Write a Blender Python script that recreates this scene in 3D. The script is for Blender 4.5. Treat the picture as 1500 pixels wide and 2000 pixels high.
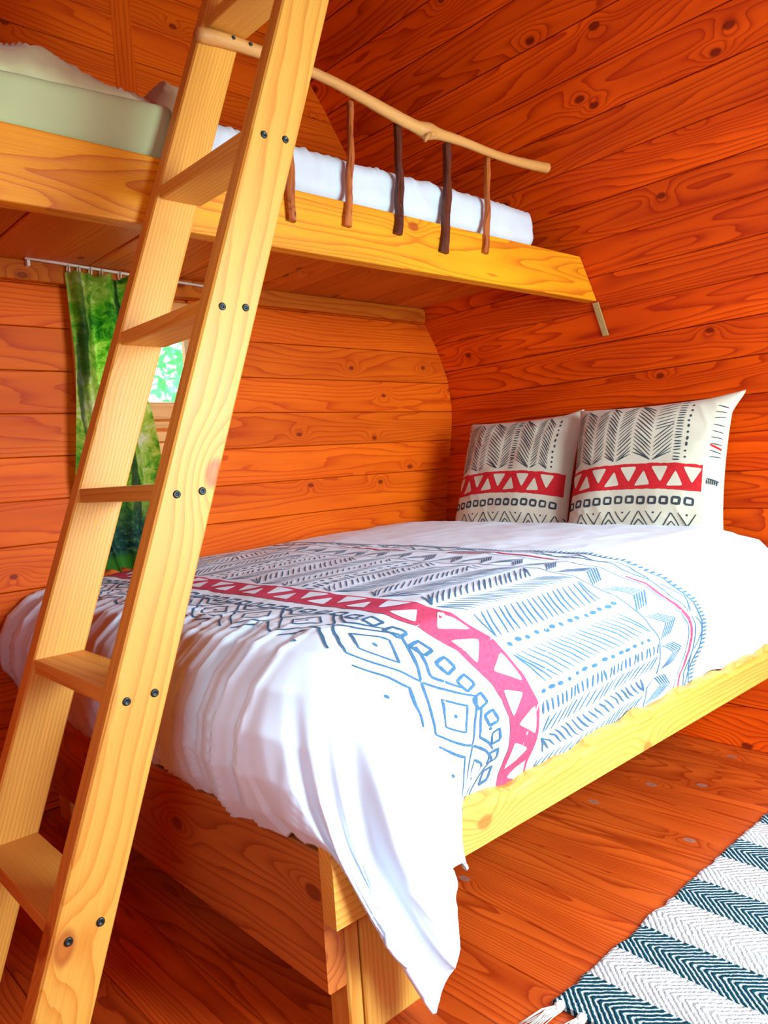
import bpy, bmesh, math, random
import numpy as np
from mathutils import Matrix, Vector
for o in list(bpy.data.objects): bpy.data.objects.remove(o)
SC = bpy.context.scene
COL = SC.collection
random.seed(7)

# ------------------------------------------------------------------ camera
yaw, pitch, roll, FPX = 0.7378985927, -0.0608392675, -0.0673450119, 1503.455
fw = Vector((math.sin(yaw)*math.cos(pitch), math.cos(yaw)*math.cos(pitch), math.sin(pitch)))
r0 = Vector((math.cos(yaw), -math.sin(yaw), 0)); u0 = r0.cross(fw)
rt = r0*math.cos(roll)+u0*math.sin(roll); up = -r0*math.sin(roll)+u0*math.cos(roll)
cam = bpy.data.cameras.new('camera'); co = bpy.data.objects.new('camera', cam); COL.objects.link(co)
cam.sensor_fit = 'HORIZONTAL'; cam.sensor_width = 36; cam.lens = FPX/1500*36; cam.clip_start = .02
m = Matrix.Identity(4)
for i in range(3): m[i][0] = rt[i]; m[i][1] = up[i]; m[i][2] = -fw[i]
m[2][3] = 0.972
co.matrix_world = m
SC.camera = co

# ------------------------------------------------------------------ world, lamps, exposure
w = bpy.data.worlds.new('world'); SC.world = w; w.use_nodes = True
wn = w.node_tree.nodes; wl = w.node_tree.links; bg = wn['Background']
bg.inputs[0].default_value = (.80, .93, 1, 1); bg.inputs[1].default_value = 3.2
def area(name, loc, rot, sx, sy, watts, color):
    l = bpy.data.lights.new(name, 'AREA'); l.shape = 'RECTANGLE'; l.size = sx; l.size_y = sy; l.energy = watts; l.color = color
    o = bpy.data.objects.new(name, l); COL.objects.link(o); o.location = loc; o.rotation_euler = rot
    return l
# daylight through the open door in the front gable (behind the camera, to its right)
dl_ = area('door_daylight', (1.62, -.76, 1.20), (math.radians(69), 0, 0), .95, 1.0, 40, (.62, .85, 1)); dl_.spread = math.radians(125)
# added fill lamp behind an invented, unseen window in the left wall
area('added_side_fill', (-.46, -.02, 1.12), (math.radians(90), 0, math.radians(-90)), .7, .42, 14, (.55, .80, 1))
SC.view_settings.view_transform = 'Standard'; SC.view_settings.look = 'None'
SC.view_settings.gamma = 1; SC.view_settings.use_curve_mapping = False
SC.view_settings.exposure = 0.6

# ------------------------------------------------------------------ helpers
WM = {}
def link(name, me, mat=None, parent=None, M=None):
    o = bpy.data.objects.new(name, me); COL.objects.link(o)
    M = M or Matrix.Identity(4)
    if parent is not None:
        o.parent = parent; o.matrix_basis = WM[parent.name].inverted() @ M
    else: o.matrix_basis = M
    WM[o.name] = M.copy()
    if me is not None and mat is not None: me.materials.append(mat)
    return o
def mesh(name, V, F, smooth=False):
    me = bpy.data.meshes.new(name)
    me.from_pydata([tuple(v) for v in V], [], [tuple(f) for f in F]); me.update()
    if smooth: me.polygons.foreach_set('use_smooth', [True]*len(me.polygons))
    return me
def mk(name, V, F, mat, parent=None, M=None, smooth=False):
    return link(name, mesh(name, V, F, smooth), mat, parent, M)
def tag(o, label=None, cat=None, group=None, kind=None):
    if label: o['label'] = label
    if cat: o['category'] = cat
    if group: o['group'] = group
    if kind: o['kind'] = kind
    return o
def empty(name, loc=(0, 0, 0)):
    o = link(name, None, M=Matrix.Translation(loc)); o.empty_display_size = .1; return o
def frame(o, xd, zd):
    """matrix with local X along xd, local Z along zd"""
    x = Vector(xd).normalized(); z = Vector(zd).normalized(); y = z.cross(x).normalized(); z = x.cross(y)
    M = Matrix.Identity(4)
    for i in range(3): M[i][0] = x[i]; M[i][1] = y[i]; M[i][2] = z[i]; M[i][3] = o[i]
    return M
def board(name, p0, p1, zd, wid, th, mat, parent=None, ch=.003, both=False, cuts=None, mat_off=0):
    """board running p0->p1 (centre line of its outer face), outer face normal zd, thickness going inwards.
       cuts: (x0 at -w/2, x0 at +w/2, x1 at -w/2, x1 at +w/2) extra lengths"""
    p0 = Vector(p0); p1 = Vector(p1); L = (p1-p0).length
    M = frame((p0+p1)/2, p1-p0, zd)
    h = wid/2
    if both: prof = [(-h, -ch), (-h+ch, 0), (h-ch, 0), (h, -ch), (h, -th+ch), (h-ch, -th), (-h+ch, -th), (-h, -th+ch)]
    else: prof = [(-h, -ch), (-h+ch, 0), (h-ch, 0), (h, -ch), (h, -th), (-h, -th)]
    c = cuts or (0, 0, 0, 0)
    V = []; n = len(prof)
    for e in (0, 1):
        for (y, z) in prof:
            k = (y+h)/wid
            x = (-L/2 + c[0]*(1-k)+c[1]*k) if e == 0 else (L/2 + c[2]*(1-k)+c[3]*k)
            V.append((x, y, z))
    F = [(i, (i+1) % n, n+(i+1) % n, n+i) for i in range(n)]
    F = [f[::-1] for f in F] + [tuple(range(n)), tuple(range(2*n-1, n-1, -1))]
    return mk(name, V, [f[::-1] for f in F], mat, parent, M)
def loft_rings(rings, cap=True, closed=True):
    V = [v for r in rings for v in r]; n = len(rings[0]); F = []
    for i in range(len(rings)-1):
        for j in range(n if closed else n-1):
            a = i*n+j; b = i*n+(j+1) % n
            F.append((a, b, b+n, a+n))
    if cap: F.append(tuple(range(n))[::-1]); F.append(tuple(range((len(rings)-1)*n, len(rings)*n)))
    return V, F
def tube(pts, rad, n=10, noise=0, sq=False, twist=0):
    pts = [Vector(p) for p in pts]; rings = []
    for i, p in enumerate(pts):
        t = (pts[min(i+1, len(pts)-1)]-pts[max(i-1, 0)]).normalized()
        a = Vector((0, 1, 0)) if abs(t.y) < .9 else Vector((0, 0, 1))
        u = t.cross(a).normalized(); v = t.cross(u)
        r = rad[i] if isinstance(rad, (list, tuple)) else rad
        rings.append([p+(u*math.cos(k*2*math.pi/n+twist)+v*math.sin(k*2*math.pi/n+twist))*r*(1+random.uniform(-noise, noise)) for k in range(n)])
    return loft_rings(rings)
def joinvf(parts):
    V = []; F = []
    for v, f in parts:
        b = len(V); V += list(v); F += [tuple(i+b for i in g) for g in f]
    return V, F
def boxvf(x0, x1, y0, y1, z0, z1):
    V = [(x, y, z) for x in (x0, x1) for y in (y0, y1) for z in (z0, z1)]
    return V, [(0, 1, 3, 2), (4, 6, 7, 5), (0, 4, 5, 1), (2, 3, 7, 6), (0, 2, 6, 4), (1, 5, 7, 3)]
def bevel(o, wd, seg=2):
    b = o.modifiers.new('bevel', 'BEVEL'); b.width = wd; b.segments = seg; b.limit_method = 'ANGLE'; return o

# numpy value noise
_rs = np.random.RandomState(3); _T = _rs.rand(256, 256)*2-1
def vn(x, y):
    x = np.asarray(x, float); y = np.asarray(y, float)
    xi = np.floor(x).astype(int); yi = np.floor(y).astype(int); fx = x-xi; fy = y-yi
    fx = fx*fx*(3-2*fx); fy = fy*fy*(3-2*fy)
    g = lambda a, b: _T[a % 256, b % 256]
    return (g(xi, yi)*(1-fx)+g(xi+1, yi)*fx)*(1-fy)+(g(xi, yi+1)*(1-fx)+g(xi+1, yi+1)*fx)*fy
def sstep(a, b, x): t = np.clip((np.asarray(x, float)-a)/(b-a), 0, 1); return t*t*(3-2*t)

# ------------------------------------------------------------------ materials
def srgb(r, g, b):
    f = lambda c: (c/255/12.92 if c/255 <= .04045 else ((c/255+.055)/1.055)**2.4)
    return (f(r), f(g), f(b), 1)
class NT:
    def __init__(s, name):
        s.m = bpy.data.materials.new(name); s.m.use_nodes = True; s.t = s.m.node_tree; s.b = s.t.nodes['Principled BSDF']
    def n(s, ty, **kw):
        x = s.t.nodes.new(ty)
        for k, v in kw.items(): setattr(x, k, v)
        return x
    def put(s, sock, v):
        if isinstance(v, bpy.types.NodeSocket): s.t.links.new(v, sock)
        else: sock.default_value = v
    def math(s, op, a, b=None, c=None, clamp=False):
        x = s.n('ShaderNodeMath', operation=op, use_clamp=clamp); s.put(x.inputs[0], a)
        if b is not None: s.put(x.inputs[1], b)
        if c is not None: s.put(x.inputs[2], c)
        return x.outputs[0]
    def vmath(s, op, a, b):
        x = s.n('ShaderNodeVectorMath', operation=op); s.put(x.inputs[0], a); s.put(x.inputs[1], b); return x.outputs[0]
    def noise(s, vec, scale, detail=2, rough=.5, dist=0):
        x = s.n('ShaderNodeTexNoise'); s.put(x.inputs['Vector'], vec); x.inputs['Scale'].default_value = scale
        x.inputs['Detail'].default_value = detail; x.inputs['Roughness'].default_value = rough; x.inputs['Distortion'].default_value = dist
        return x.outputs['Fac']
    def mix(s, f, a, b, mode='MIX'):
        x = s.n('ShaderNodeMix', data_type='RGBA', blend_type=mode); s.put(x.inputs[0], f); s.put(x.inputs[6], a); s.put(x.inputs[7], b); return x.outputs[2]
    def ramp(s, f, stops, interp='LINEAR'):
        x = s.n('ShaderNodeValToRGB'); s.put(x.inputs[0], f); cr = x.color_ramp; cr.interpolation = interp
        while len(cr.elements) < len(stops): cr.elements.new(.5)
        for e, (p, c) in zip(cr.elements, stops): e.position = p; e.color = c
        return x.outputs[0]
    def mapr(s, v, a, b, c, d, smooth=True):
        x = s.n('ShaderNodeMapRange', interpolation_type='SMOOTHSTEP' if smooth else 'LINEAR')
        for i, k in enumerate((v, a, b, c, d)): s.put(x.inputs[i], k)
        return x.outputs[0]
    def coord(s, kind='Object'): return s.n('ShaderNodeTexCoord').outputs[kind]
    def xyz(s, v):
        x = s.n('ShaderNodeSeparateXYZ'); s.put(x.inputs[0], v); return x.outputs
    def comb(s, x, y, z):
        c = s.n('ShaderNodeCombineXYZ'); s.put(c.inputs[0], x); s.put(c.inputs[1], y); s.put(c.inputs[2], z); return c.outputs[0]
    def bump(s, h, strength, dist=.002):
        b = s.n('ShaderNodeBump'); s.put(b.inputs['Height'], h); b.inputs['Strength'].default_value = strength; b.inputs['Distance'].default_value = dist
        s.t.links.new(b.outputs[0], s.b.inputs['Normal'])
    def set(s, **kw):
        for k, v in kw.items(): s.put(s.b.inputs[k.replace('_', ' ')], v)

def wood(name, early, late, knot, amp=9, across=14, sx=.9, sy=7, var=.25, rough=.48, knots=4.0, bump=.35, stain=.0, spec=.4, sharp=3.0, tone2=None):
    """plain-sawn softwood: contour lines of a noise field stretched along local X, knots swirl the field"""
    s = NT(name)
    c = s.coord(); rnd = s.n('ShaderNodeObjectInfo').outputs['Random']
    x, y, z = s.xyz(c)
    off = s.math('MULTIPLY', rnd, 61.0); off2 = s.math('MULTIPLY', s.math('FRACT', s.math('MULTIPLY', rnd, 17.31)), 37.0)
    yz = s.math('ADD', y, s.math('MULTIPLY', z, .8))
    gv = s.comb(s.math('ADD', s.math('MULTIPLY', x, sx), off), s.math('ADD', s.math('MULTIPLY', y, sy), off2), s.math('MULTIPLY', z, sy))
    field = s.math('MULTIPLY', s.noise(gv, 1.0, 1.5, .45), amp)
    # fine waviness
    fv = s.comb(s.math('ADD', s.math('MULTIPLY', x, 7), off), s.math('MULTIPLY', yz, 34), off2)
    field = s.math('ADD', field, s.math('MULTIPLY', s.noise(fv, 1.0, 2, .5), .55))
    slope = s.math('MULTIPLY', s.math('SUBTRACT', s.math('FRACT', s.math('MULTIPLY', rnd, 7.77)), .5), 2*across)
    field = s.math('ADD', field, s.math('MULTIPLY', yz, slope))
    # knots
    kv = s.comb(s.math('ADD', s.math('MULTIPLY', x, .62), off), s.math('ADD', yz, off2), 0.0)
    vo = s.n('ShaderNodeTexVoronoi', voronoi_dimensions='2D', feature='F1'); s.put(vo.inputs['Vector'], kv); vo.inputs['Scale'].default_value = knots; vo.inputs['Randomness'].default_value = 1
    d = vo.outputs['Distance']
    wob = s.math('ADD', d, s.math('MULTIPLY', s.math('SUBTRACT', s.noise(fv, .9, 1), .5), .03))
    keep = s.math('GREATER_THAN', s.xyz(vo.outputs['Color'])[0], .45)
    g = s.math('MULTIPLY', keep, s.math('POWER', 2.718, s.math('MULTIPLY', s.math('MULTIPLY', wob, wob), -60.0)))
    field = s.math('ADD', field, s.math('MULTIPLY', g, 2.6))
    t = s.math('FRACT', field)
    # sawtooth: soft rise to latewood then sharp fall
    up_ = s.math('POWER', t, sharp); fall = s.mapr(t, .93, 1.0, 1.0, 0.0)
    ring = s.math('MULTIPLY', up_, fall)
    fib = s.noise(s.comb(s.math('ADD', s.math('MULTIPLY', x, 5), off), s.math('MULTIPLY', y, 420), s.math('MULTIPLY', z, 420)), 1.0, 2, .6)
    colr = s.mix(s.math('MULTIPLY', ring, .86), early, late)
    lowv = s.noise(s.comb(s.math('ADD', s.math('MULTIPLY', x, 1.6), off2), s.math('MULTIPLY', y, 9), s.math('MULTIPLY', z, 9)), 1.0, 2, .5)
    tone = s.mapr(lowv, .3, .7, 0, 1)
    colr = s.mix(s.math('MULTIPLY', tone, var), colr, tone2 or late)
    fb = s.mapr(fib, .3, .75, .86, 1.06, False)
    colr = s.mix(1.0, colr, s.comb(fb, fb, fb), 'MULTIPLY')
    br = s.mapr(s.math('FRACT', s.math('MULTIPLY', rnd, 3.33)), 0, 1, .86, 1.08, False)
    colr = s.mix(1.0, colr, s.comb(br, br, br), 'MULTIPLY')
    kf = s.math('MULTIPLY', keep, s.mapr(wob, .028, .055, 1, 0)); core = s.math('MULTIPLY', keep, s.mapr(wob, .012, .026, 1, 0))
    colr = s.mix(s.math('MULTIPLY', kf, .8), colr, knot)
    colr = s.mix(s.math('MULTIPLY', core, .35), colr, late)
    s.set(Base_Color=colr, Roughness=s.mapr(fib, .3, .8, rough-.06, rough+.1, False)); s.b.inputs['Specular IOR Level'].default_value = spec
    s.bump(s.math('ADD', s.math('MULTIPLY', ring, .6), s.math('MULTIPLY', fib, .5)), bump, .0012)
    return s.m
M_wall = wood('wall_wood', srgb(240, 84, 0), srgb(154, 12, 0), srgb(80, 12, 2), amp=19, across=55, var=.4, sx=.75, sy=7.5, spec=.14, rough=.55, bump=.3)
M_back = wood('gable_wood', srgb(234, 100, 4), srgb(178, 40, 0), srgb(96, 22, 4), amp=13, across=60, var=.35, sx=.8, knots=5, sharp=4, spec=.14, rough=.55, bump=.3)
M_deck = wood('deck_wood', srgb(220, 114, 26), srgb(172, 60, 8), srgb(110, 40, 8), amp=12, across=110, var=.3, spec=.15)
M_floor = wood('floor_wood', srgb(212, 88, 24), srgb(136, 22, 2), srgb(140, 112, 96), amp=20, across=90, var=.4, sx=.7, sy=7.5, rough=.32, knots=4.6, spec=.35)
M_pine = wood('pale_pine', srgb(234, 174, 76), srgb(208, 120, 32), srgb(196, 96, 30), amp=9, across=120, var=.3, sx=.6, sy=6, knots=3.0, sharp=3)
M_ladder = wood('ladder_pine', srgb(234, 168, 68), srgb(210, 122, 34), srgb(170, 80, 24), amp=9, across=260, var=.25, sx=.4, sy=5, knots=2.6, sharp=3)
M_beam = wood('beam_pine', srgb(246, 160, 12), srgb(186, 66, 2), srgb(160, 60, 6), amp=19, across=40, var=.3, sx=.7, sy=7, knots=3.2, sharp=4)
M_foot = wood('foot_board_wood', srgb(208, 118, 46), srgb(142, 54, 14), srgb(108, 40, 14), amp=20, across=24, var=.45, sx=.8, sy=6, knots=3.4)
M_bark = wood('bark_dark', srgb(104, 44, 22), srgb(40, 14, 8), srgb(200, 110, 50), amp=5, across=60, var=.5, sx=4, sy=40, knots=14, bump=.8)
M_split = wood('split_wood', srgb(206, 112, 46), srgb(120, 40, 14), srgb(70, 24, 10), amp=5, across=60, var=.4, sx=4, sy=50, knots=10, bump=.8)
M_branch = wood('peeled_branch', srgb(224, 164, 92), srgb(196, 126, 60), srgb(150, 86, 40), amp=2, across=20, var=.35, sx=2, sy=10, knots=6, bump=.5, sharp=2)

def plain(name, col, rough=.5, metal=0, bumpscale=0, bstr=.2, spec=.5, emis=None):
    s = NT(name); c = s.coord(); n = s.noise(c, bumpscale or 40, 3)
    v = s.mapr(n, .3, .7, .93, 1.04, False)
    s.set(Base_Color=s.mix(1.0, col, s.comb(v, v, v), 'MULTIPLY'), Roughness=rough, Metallic=metal); s.b.inputs['Specular IOR Level'].default_value = spec
    if bumpscale: s.bump(n, bstr, .001)
    return s.m
M_screw = plain('dark_screw_steel', srgb(52, 60, 58), .4, .7)
M_screw2 = plain('screw_recess', srgb(20, 24, 24), .5, .4)
M_strap = plain('zinc_strap', srgb(190, 160, 100), .5, .3, 60)
M_white = plain('white_plastic', srgb(235, 226, 214), .4)
M_frame = wood('window_pine', srgb(226, 150, 70), srgb(204, 118, 46), srgb(170, 90, 40), amp=3, across=60, var=.2, sx=.5, knots=2)
def cloth(name, col, bs=1300, st=.12, trans=0):
    s = NT(name); c = s.coord(); n = s.noise(c, bs, 1); n2 = s.noise(c, 9, 3)
    v = s.mapr(n2, .3, .7, .96, 1.03, False)
    s.set(Base_Color=s.mix(1.0, col, s.comb(v, v, v), 'MULTIPLY'), Roughness=.85); s.b.inputs['Specular IOR Level'].default_value = .2
    s.b.inputs['Sheen Weight'].default_value = .15
    s.bump(s.math('ADD', s.math('MULTIPLY', n, .3), n2), st, .002)
    return s.m
M_duvet = cloth('duvet_cotton', srgb(220, 236, 248))
M_pil = cloth('pillow_cotton', srgb(196, 186, 162))
M_sheetR = cloth('fitted_sheet_white', srgb(206, 210, 216))
M_sheetL = cloth('fitted_sheet_cream_green_lit', srgb(186, 192, 140))  # green cast of the light on this sheet is put into its colour
M_cream = cloth('cream_sheet', srgb(216, 212, 158), 700, .3)
M_beige = cloth('beige_blanket', srgb(190, 150, 104), 500, .4)
def ink(name, col):
    s = NT(name); c = s.coord(); n = s.noise(c, 160, 2); v = s.mapr(n, .3, .7, .85, 1.15, False)
    s.set(Base_Color=s.mix(1.0, col, s.comb(v, v, v), 'MULTIPLY'), Roughness=.85); s.b.inputs['Specular IOR Level'].default_value = .15; return s.m
M_ink = ink('ink_slate', srgb(52, 62, 66)); M_ink_lit = ink('ink_slate_overlit', srgb(70, 108, 140)); M_red = ink('ink_red', srgb(186, 34, 38)); M_red_lit = ink('ink_red_overlit', srgb(206, 74, 104))  # duvet inks repeat the pillow inks with overexposure put into the colour

# ------------------------------------------------------------------ the shell: arched timber cabin
PR = [(2.41, 0), (2.446, .125), (2.482, .25), (2.51, .375), (2.535, .50), (2.555, .626), (2.567, .751), (2.585, .874), (2.611, 1.0), (2.636, 1.125),
      (2.648, 1.251), (2.617, 1.374), (2.560, 1.489), (2.494, 1.594), (2.425, 1.699), (2.360, 1.805), (2.292, 1.911), (2.228, 2.021), (2.163, 2.134),
      (2.098, 2.248), (2.019, 2.364), (1.939, 2.467), (1.85, 2.567), (1.755, 2.66), (1.65, 2.745), (1.54, 2.82), (1.42, 2.885), (1.29, 2.94), (1.15, 2.985)]
XC = 1.15; YB0, YF0 = 2.40, -.65
SW0, SW1, SWA, SWB = -.42, .38, 7, 11      # added side window: y range and board rows
def prx(z):
    for a, b in zip(PR, PR[1:]):
        if a[1] <= z <= b[1]: return a[0]+(b[0]-a[0])*(z-a[1])/(b[1]-a[1])
    return PR[0][0] if z < 0 else XC
KNEE = 13
def shell(name, prof, th=.03, gap=.022, ya=None, yb=None, vf=False):
    """outer skin behind the boards"""
    rings = []
    n = len(prof)
    for y in (YF0-.03 if ya is None else ya, YB0+.03 if yb is None else yb):
        inn = []; out = []
        for i, (x, z) in enumerate(prof):
            a = Vector(prof[max(i-1, 0)]); b = Vector(prof[min(i+1, n-1)]); t = (b-a).normalized(); nn = Vector((t.y, -t.x))
            c = Vector((x, z)); s1 = 1 if nn.dot(c-Vector((XC, 1.2))) > 0 else -1
            inn.append(c+nn*s1*gap); out.append(c+nn*s1*(gap+th))
        rings.append([(p.x, y, p.y) for p in inn+out[::-1]])
    V, F = loft_rings(rings)
    return (V, F) if vf else mk(name, V, F, M_wall)
mir = lambda P: [(2*XC-x, z) for x, z in P]
wall_right = tag(shell('wall_right', PR[:KNEE+1]), 'curved right cabin wall of long orange stained boards behind the pillows', kind='structure')
ML = mir(PR[:KNEE+1])
wall_left = tag(mk('wall_left', *joinvf([shell('', ML[:SWA+1], vf=True), shell('', ML[SWB:], vf=True), shell('', ML[SWA:SWB+1], yb=SW0, vf=True), shell('', ML[SWA:SWB+1], ya=SW1, vf=True)]), M_wall), 'curved left cabin wall of orange boards', kind='structure')
ceiling = tag(shell('ceiling', PR[KNEE:]+mir(PR[KNEE:])[::-1][1:]), 'sloping arched ceiling of long orange stained boards', kind='structure')
def wplanks(P, par, name='plank', gapped=False):
    for k, ((x0, z0), (x1, z1)) in enumerate(zip(P, P[1:])):
        c = Vector(((x0+x1)/2, 0, (z0+z1)/2)); t = Vector((x1-x0, 0, z1-z0)); wd = t.length; t.normalize()
        nn = Vector((t.z, 0, -t.x))
        if nn.dot(Vector((XC, 0, 1.2))-c) < 0: nn = -nn
        j = random.uniform(-.0012, .0012)
        c = c+nn*j
        for a, b in ([(YF0, SW0), (SW1, YB0+.01)] if gapped and SWA <= k < SWB else [(YF0, YB0+.01)]):
            board(name, (c.x, a, c.z), (c.x, b, c.z), nn, wd-.0018, .02, M_wall, par, ch=.0022)
wplanks(PR[:KNEE+1], wall_right); wplanks(mir(PR[:KNEE+1]), wall_left, gapped=True)
wplanks(PR[KNEE:], ceiling); wplanks(mir(PR[KNEE:]), ceiling)

# back gable wall, boards horizontal, window opening
WX0, WX1, WZ0, WZ1 = .95, 1.345, 1.195, 1.575
V, F = [], []
def gable_poly(z0, z1, inset=0): pass
zs_seam = [0.0, 0.001, .022, .15, .283, .413, .544, .674, .806, .937, 1.066, 1.195, 1.323, 1.453, 1.580, 1.706, 1.832, 1.958, 2.084, 2.210, 2.336, 2.462, 2.588, 2.714, 2.84, 2.975]
def slab(name, rects, y0, y1, mat, parent=None):
    return mk(name, *joinvf([boxvf(a, b, y0, y1, c, d) for a, b, c, d in rects]), mat, parent)
def gable_vf(y0, y1, z0, z1, xl=None, xr=None, e=.0):
    pts = [z0]+[z for _, z in PR if z0 < z < z1]+[z1]
    R_ = [((prx(z)+e) if xr is None else xr, z) for z in pts]; L_ = [((2*XC-prx(z)-e) if xl is None else xl, z) for z in pts]
    loop = R_+L_[::-1]; n = len(loop)
    V = [(x, y0, z) for x, z in loop]+[(x, y1, z) for x, z in loop]
    F = [tuple(range(n))[::-1], tuple(range(n, 2*n))]+[(i, (i+1) % n, n+(i+1) % n, n+i) for i in range(n)]
    return V, F
wall_back = tag(mk('wall_back', *joinvf([gable_vf(YB0+.022, YB0+.05, -.06, WZ0, e=.03), gable_vf(YB0+.022, YB0+.05, WZ1, 2.97, e=.03),
    gable_vf(YB0+.022, YB0+.05, WZ0, WZ1, xr=WX0, e=.03), gable_vf(YB0+.022, YB0+.05, WZ0, WZ1, xl=WX1, e=.03)]), M_back), 'back gable wall of horizontal orange boards with a small window', kind='structure')
def bplank(x0, x1, z0, z1, c=(0, 0, 0, 0)):
    zc = (z0+z1)/2; y = YB0+random.uniform(-.001, .001)
    # local X = +x, Z normal = -y  -> local Y = Z x X = (-y) x (x) = +z
    board('plank', (x0, y, zc), (x1, y, zc), (0, -1, 0), z1-z0-.0018, .022, M_back, wall_back, ch=.0022, cuts=c)
for z0, z1 in zip(zs_seam[1:], zs_seam[2:]):
    ml, mh = prx(z0)+.004, prx(z1)+.004; zc = (z0+z1)/2; xr = max(ml, mh) if zc < 1.2 else ml
    # right end follows the arch, left end mirrored
    a0, a1 = 2*XC-ml, 2*XC-mh
    if WZ0-.01 < zc < WZ1+.01:
        bplank(a0, WX0, z0, z1, (0, a1-a0, 0, 0)); bplank(WX1, ml, z0, z1, (0, 0, 0, mh-ml))
    else: bplank(a0, ml, z0, z1, (0, a1-a0, 0, mh-ml))
# vertical boards of the upper gable
board('trim_board', (1.185, YB0-.001, 1.70), (1.185, YB0-.001, 2.95), (0, -1, 0), .075, .014, M_back, wall_back, ch=.003)
# front gable with the doorway (behind the camera)
DX0, DX1, DZ1 = 1.08, 2.16, 1.80
wall_front = tag(mk('wall_front', *joinvf([gable_vf(YF0-.05, YF0-.001, DZ1, 2.97, e=.03), gable_vf(YF0-.05, YF0-.001, 0, DZ1, xr=DX0, e=.03), gable_vf(YF0-.05, YF0-.001, 0, DZ1, xl=DX1, e=.03)]), M_back), 'front gable wall with the doorway', kind='structure')
for i, (a, b) in enumerate([((DX0, YF0, 0), (DX0, YF0, DZ1)), ((DX1, YF0, 0), (DX1, YF0, DZ1)), ((DX0-.04, YF0, DZ1), (DX1+.04, YF0, DZ1))]):
    board('door_casing', a, b, (0, 1, 0), .08, .02, M_pine, wall_front, ch=.003)

# floor boards along Y
floor = tag(mk('floor', *boxvf(-.16, 2.46, YF0-.03, YB0+.03, -.06, -.024), M_floor), 'glossy reddish brown plank floor', kind='structure')
FX = [-.14, -.005, .13, .27, .405, .54, .68, .815, .955, 1.09, 1.225, 1.365, 1.50, 1.635, 1.775, 1.91, 2.045, 2.18, 2.31, 2.43]
for a, b in zip(FX, FX[1:]):
    board('floorboard', ((a+b)/2, YF0, random.uniform(-.0006, 0)), ((a+b)/2, YB0, 0), (0, 0, 1), b-a-.0012, .024, M_floor, floor, ch=.0016)
# skirting ledger that carries the loft deck
led = board('trim_1', (1.15-1.25, YB0-.001, 1.612), (2.475, YB0-.001, 1.612), (0, -1, 0), .058, .03, M_deck, None, ch=.003)
led.matrix_basis = led.matrix_basis @ Matrix.Translation((0, 0, .03)); tag(led, 'pale timber ledger under the loft deck along the back wall', kind='structure')

# ------------------------------------------------------------------ window
win = tag(empty('window_1', (1.17, YB0, 1.2)), 'small window with pine frame behind the green curtain', kind='structure')
fy = YB0-.012
def fbar(name, x0, x1, z0, z1, th=.05, y=fy, mat=None, par=win):
    if x1-x0 > z1-z0: return board(name, (x0, y, (z0+z1)/2), (x1, y, (z0+z1)/2), (0, -1, 0), z1-z0, th, mat or M_frame, par, ch=.003)
    return board(name, ((x0+x1)/2, y, z0), ((x0+x1)/2, y, z1), (0, -1, 0), x1-x0, th, mat or M_frame, par, ch=.003)
fbar('frame_rail', .93, 1.395, 1.172, 1.228); fbar('frame_rail', .93, 1.395, 1.51, 1.566)
fbar('frame_stile', .93, .985, 1.228, 1.51); fbar('frame_stile', 1.325, 1.395, 1.228, 1.51)
fbar('sill_strip', .93, 1.40, 1.142, 1.168, .022, YB0-.008)
fbar('glazing_bead', .985, 1.325, 1.226, 1.233, .03, YB0+.004, M_white)
w2 = tag(empty('added_side_window', (-.33, -.02, 1.12)), 'unseen side window added in the left wall for fill light', kind='structure')  # invented opening, added so cool light reaches the bed foot
for y_ in (SW0+.02, SW1-.02): board('frame_stile', (-.335, y_, .86), (-.335, y_, 1.385), (1, 0, 0), .05, .04, M_frame, w2, ch=.003)
for z_ in (.885, 1.36): board('frame_rail', (-.335, SW0, z_), (-.335, SW1, z_), (1, 0, 0), .05, .04, M_frame, w2, ch=.003)
g = NT('window_glass'); g.set(Base_Color=(1, 1, 1, 1), Roughness=.02, IOR=1.45); g.b.inputs['Transmission Weight'].default_value = 1
mk('pane', *boxvf(.98, 1.33, YB0+.018, YB0+.022, 1.225, 1.515), g.m, win)
cle = tag(empty('window_cleat', (1.21, YB0-.012, 1.03)), 'small pine cleat of two screwed battens under the window', 'cleat')
fbar('batten', 1.13, 1.30, 1.098, 1.134, .012, YB0-.013, M_frame, cle); fbar('batten', 1.165, 1.25, .95, 1.094, .012, YB0-.013, M_frame, cle)
def disc(c, nrm, r, th=.002, n=14, dome=.35):
    c = Vector(c); nrm = Vector(nrm).normalized(); a = Vector((0, 0, 1)) if abs(nrm.z) < .9 else Vector((1, 0, 0)); u = nrm.cross(a).normalized(); v = nrm.cross(u)
    rr = [[c+nrm*h+(u*math.cos(k*2*math.pi/n)+v*math.sin(k*2*math.pi/n))*q for k in range(n)] for h, q in ((0, r), (th*.7, r*.94), (th, r*dome*1.6), (th*.4, r*dome), (th*.3, r*.05))]
    return loft_rings(rr)
for p in ((1.17, 1.116), (1.245, 1.116), (1.19, 1.03), (1.225, .99)):
    mk('screw', *disc((p[0], YB0-.013, p[1]), (0, -1, 0), .0035), M_strap, cle, smooth=True)

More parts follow.
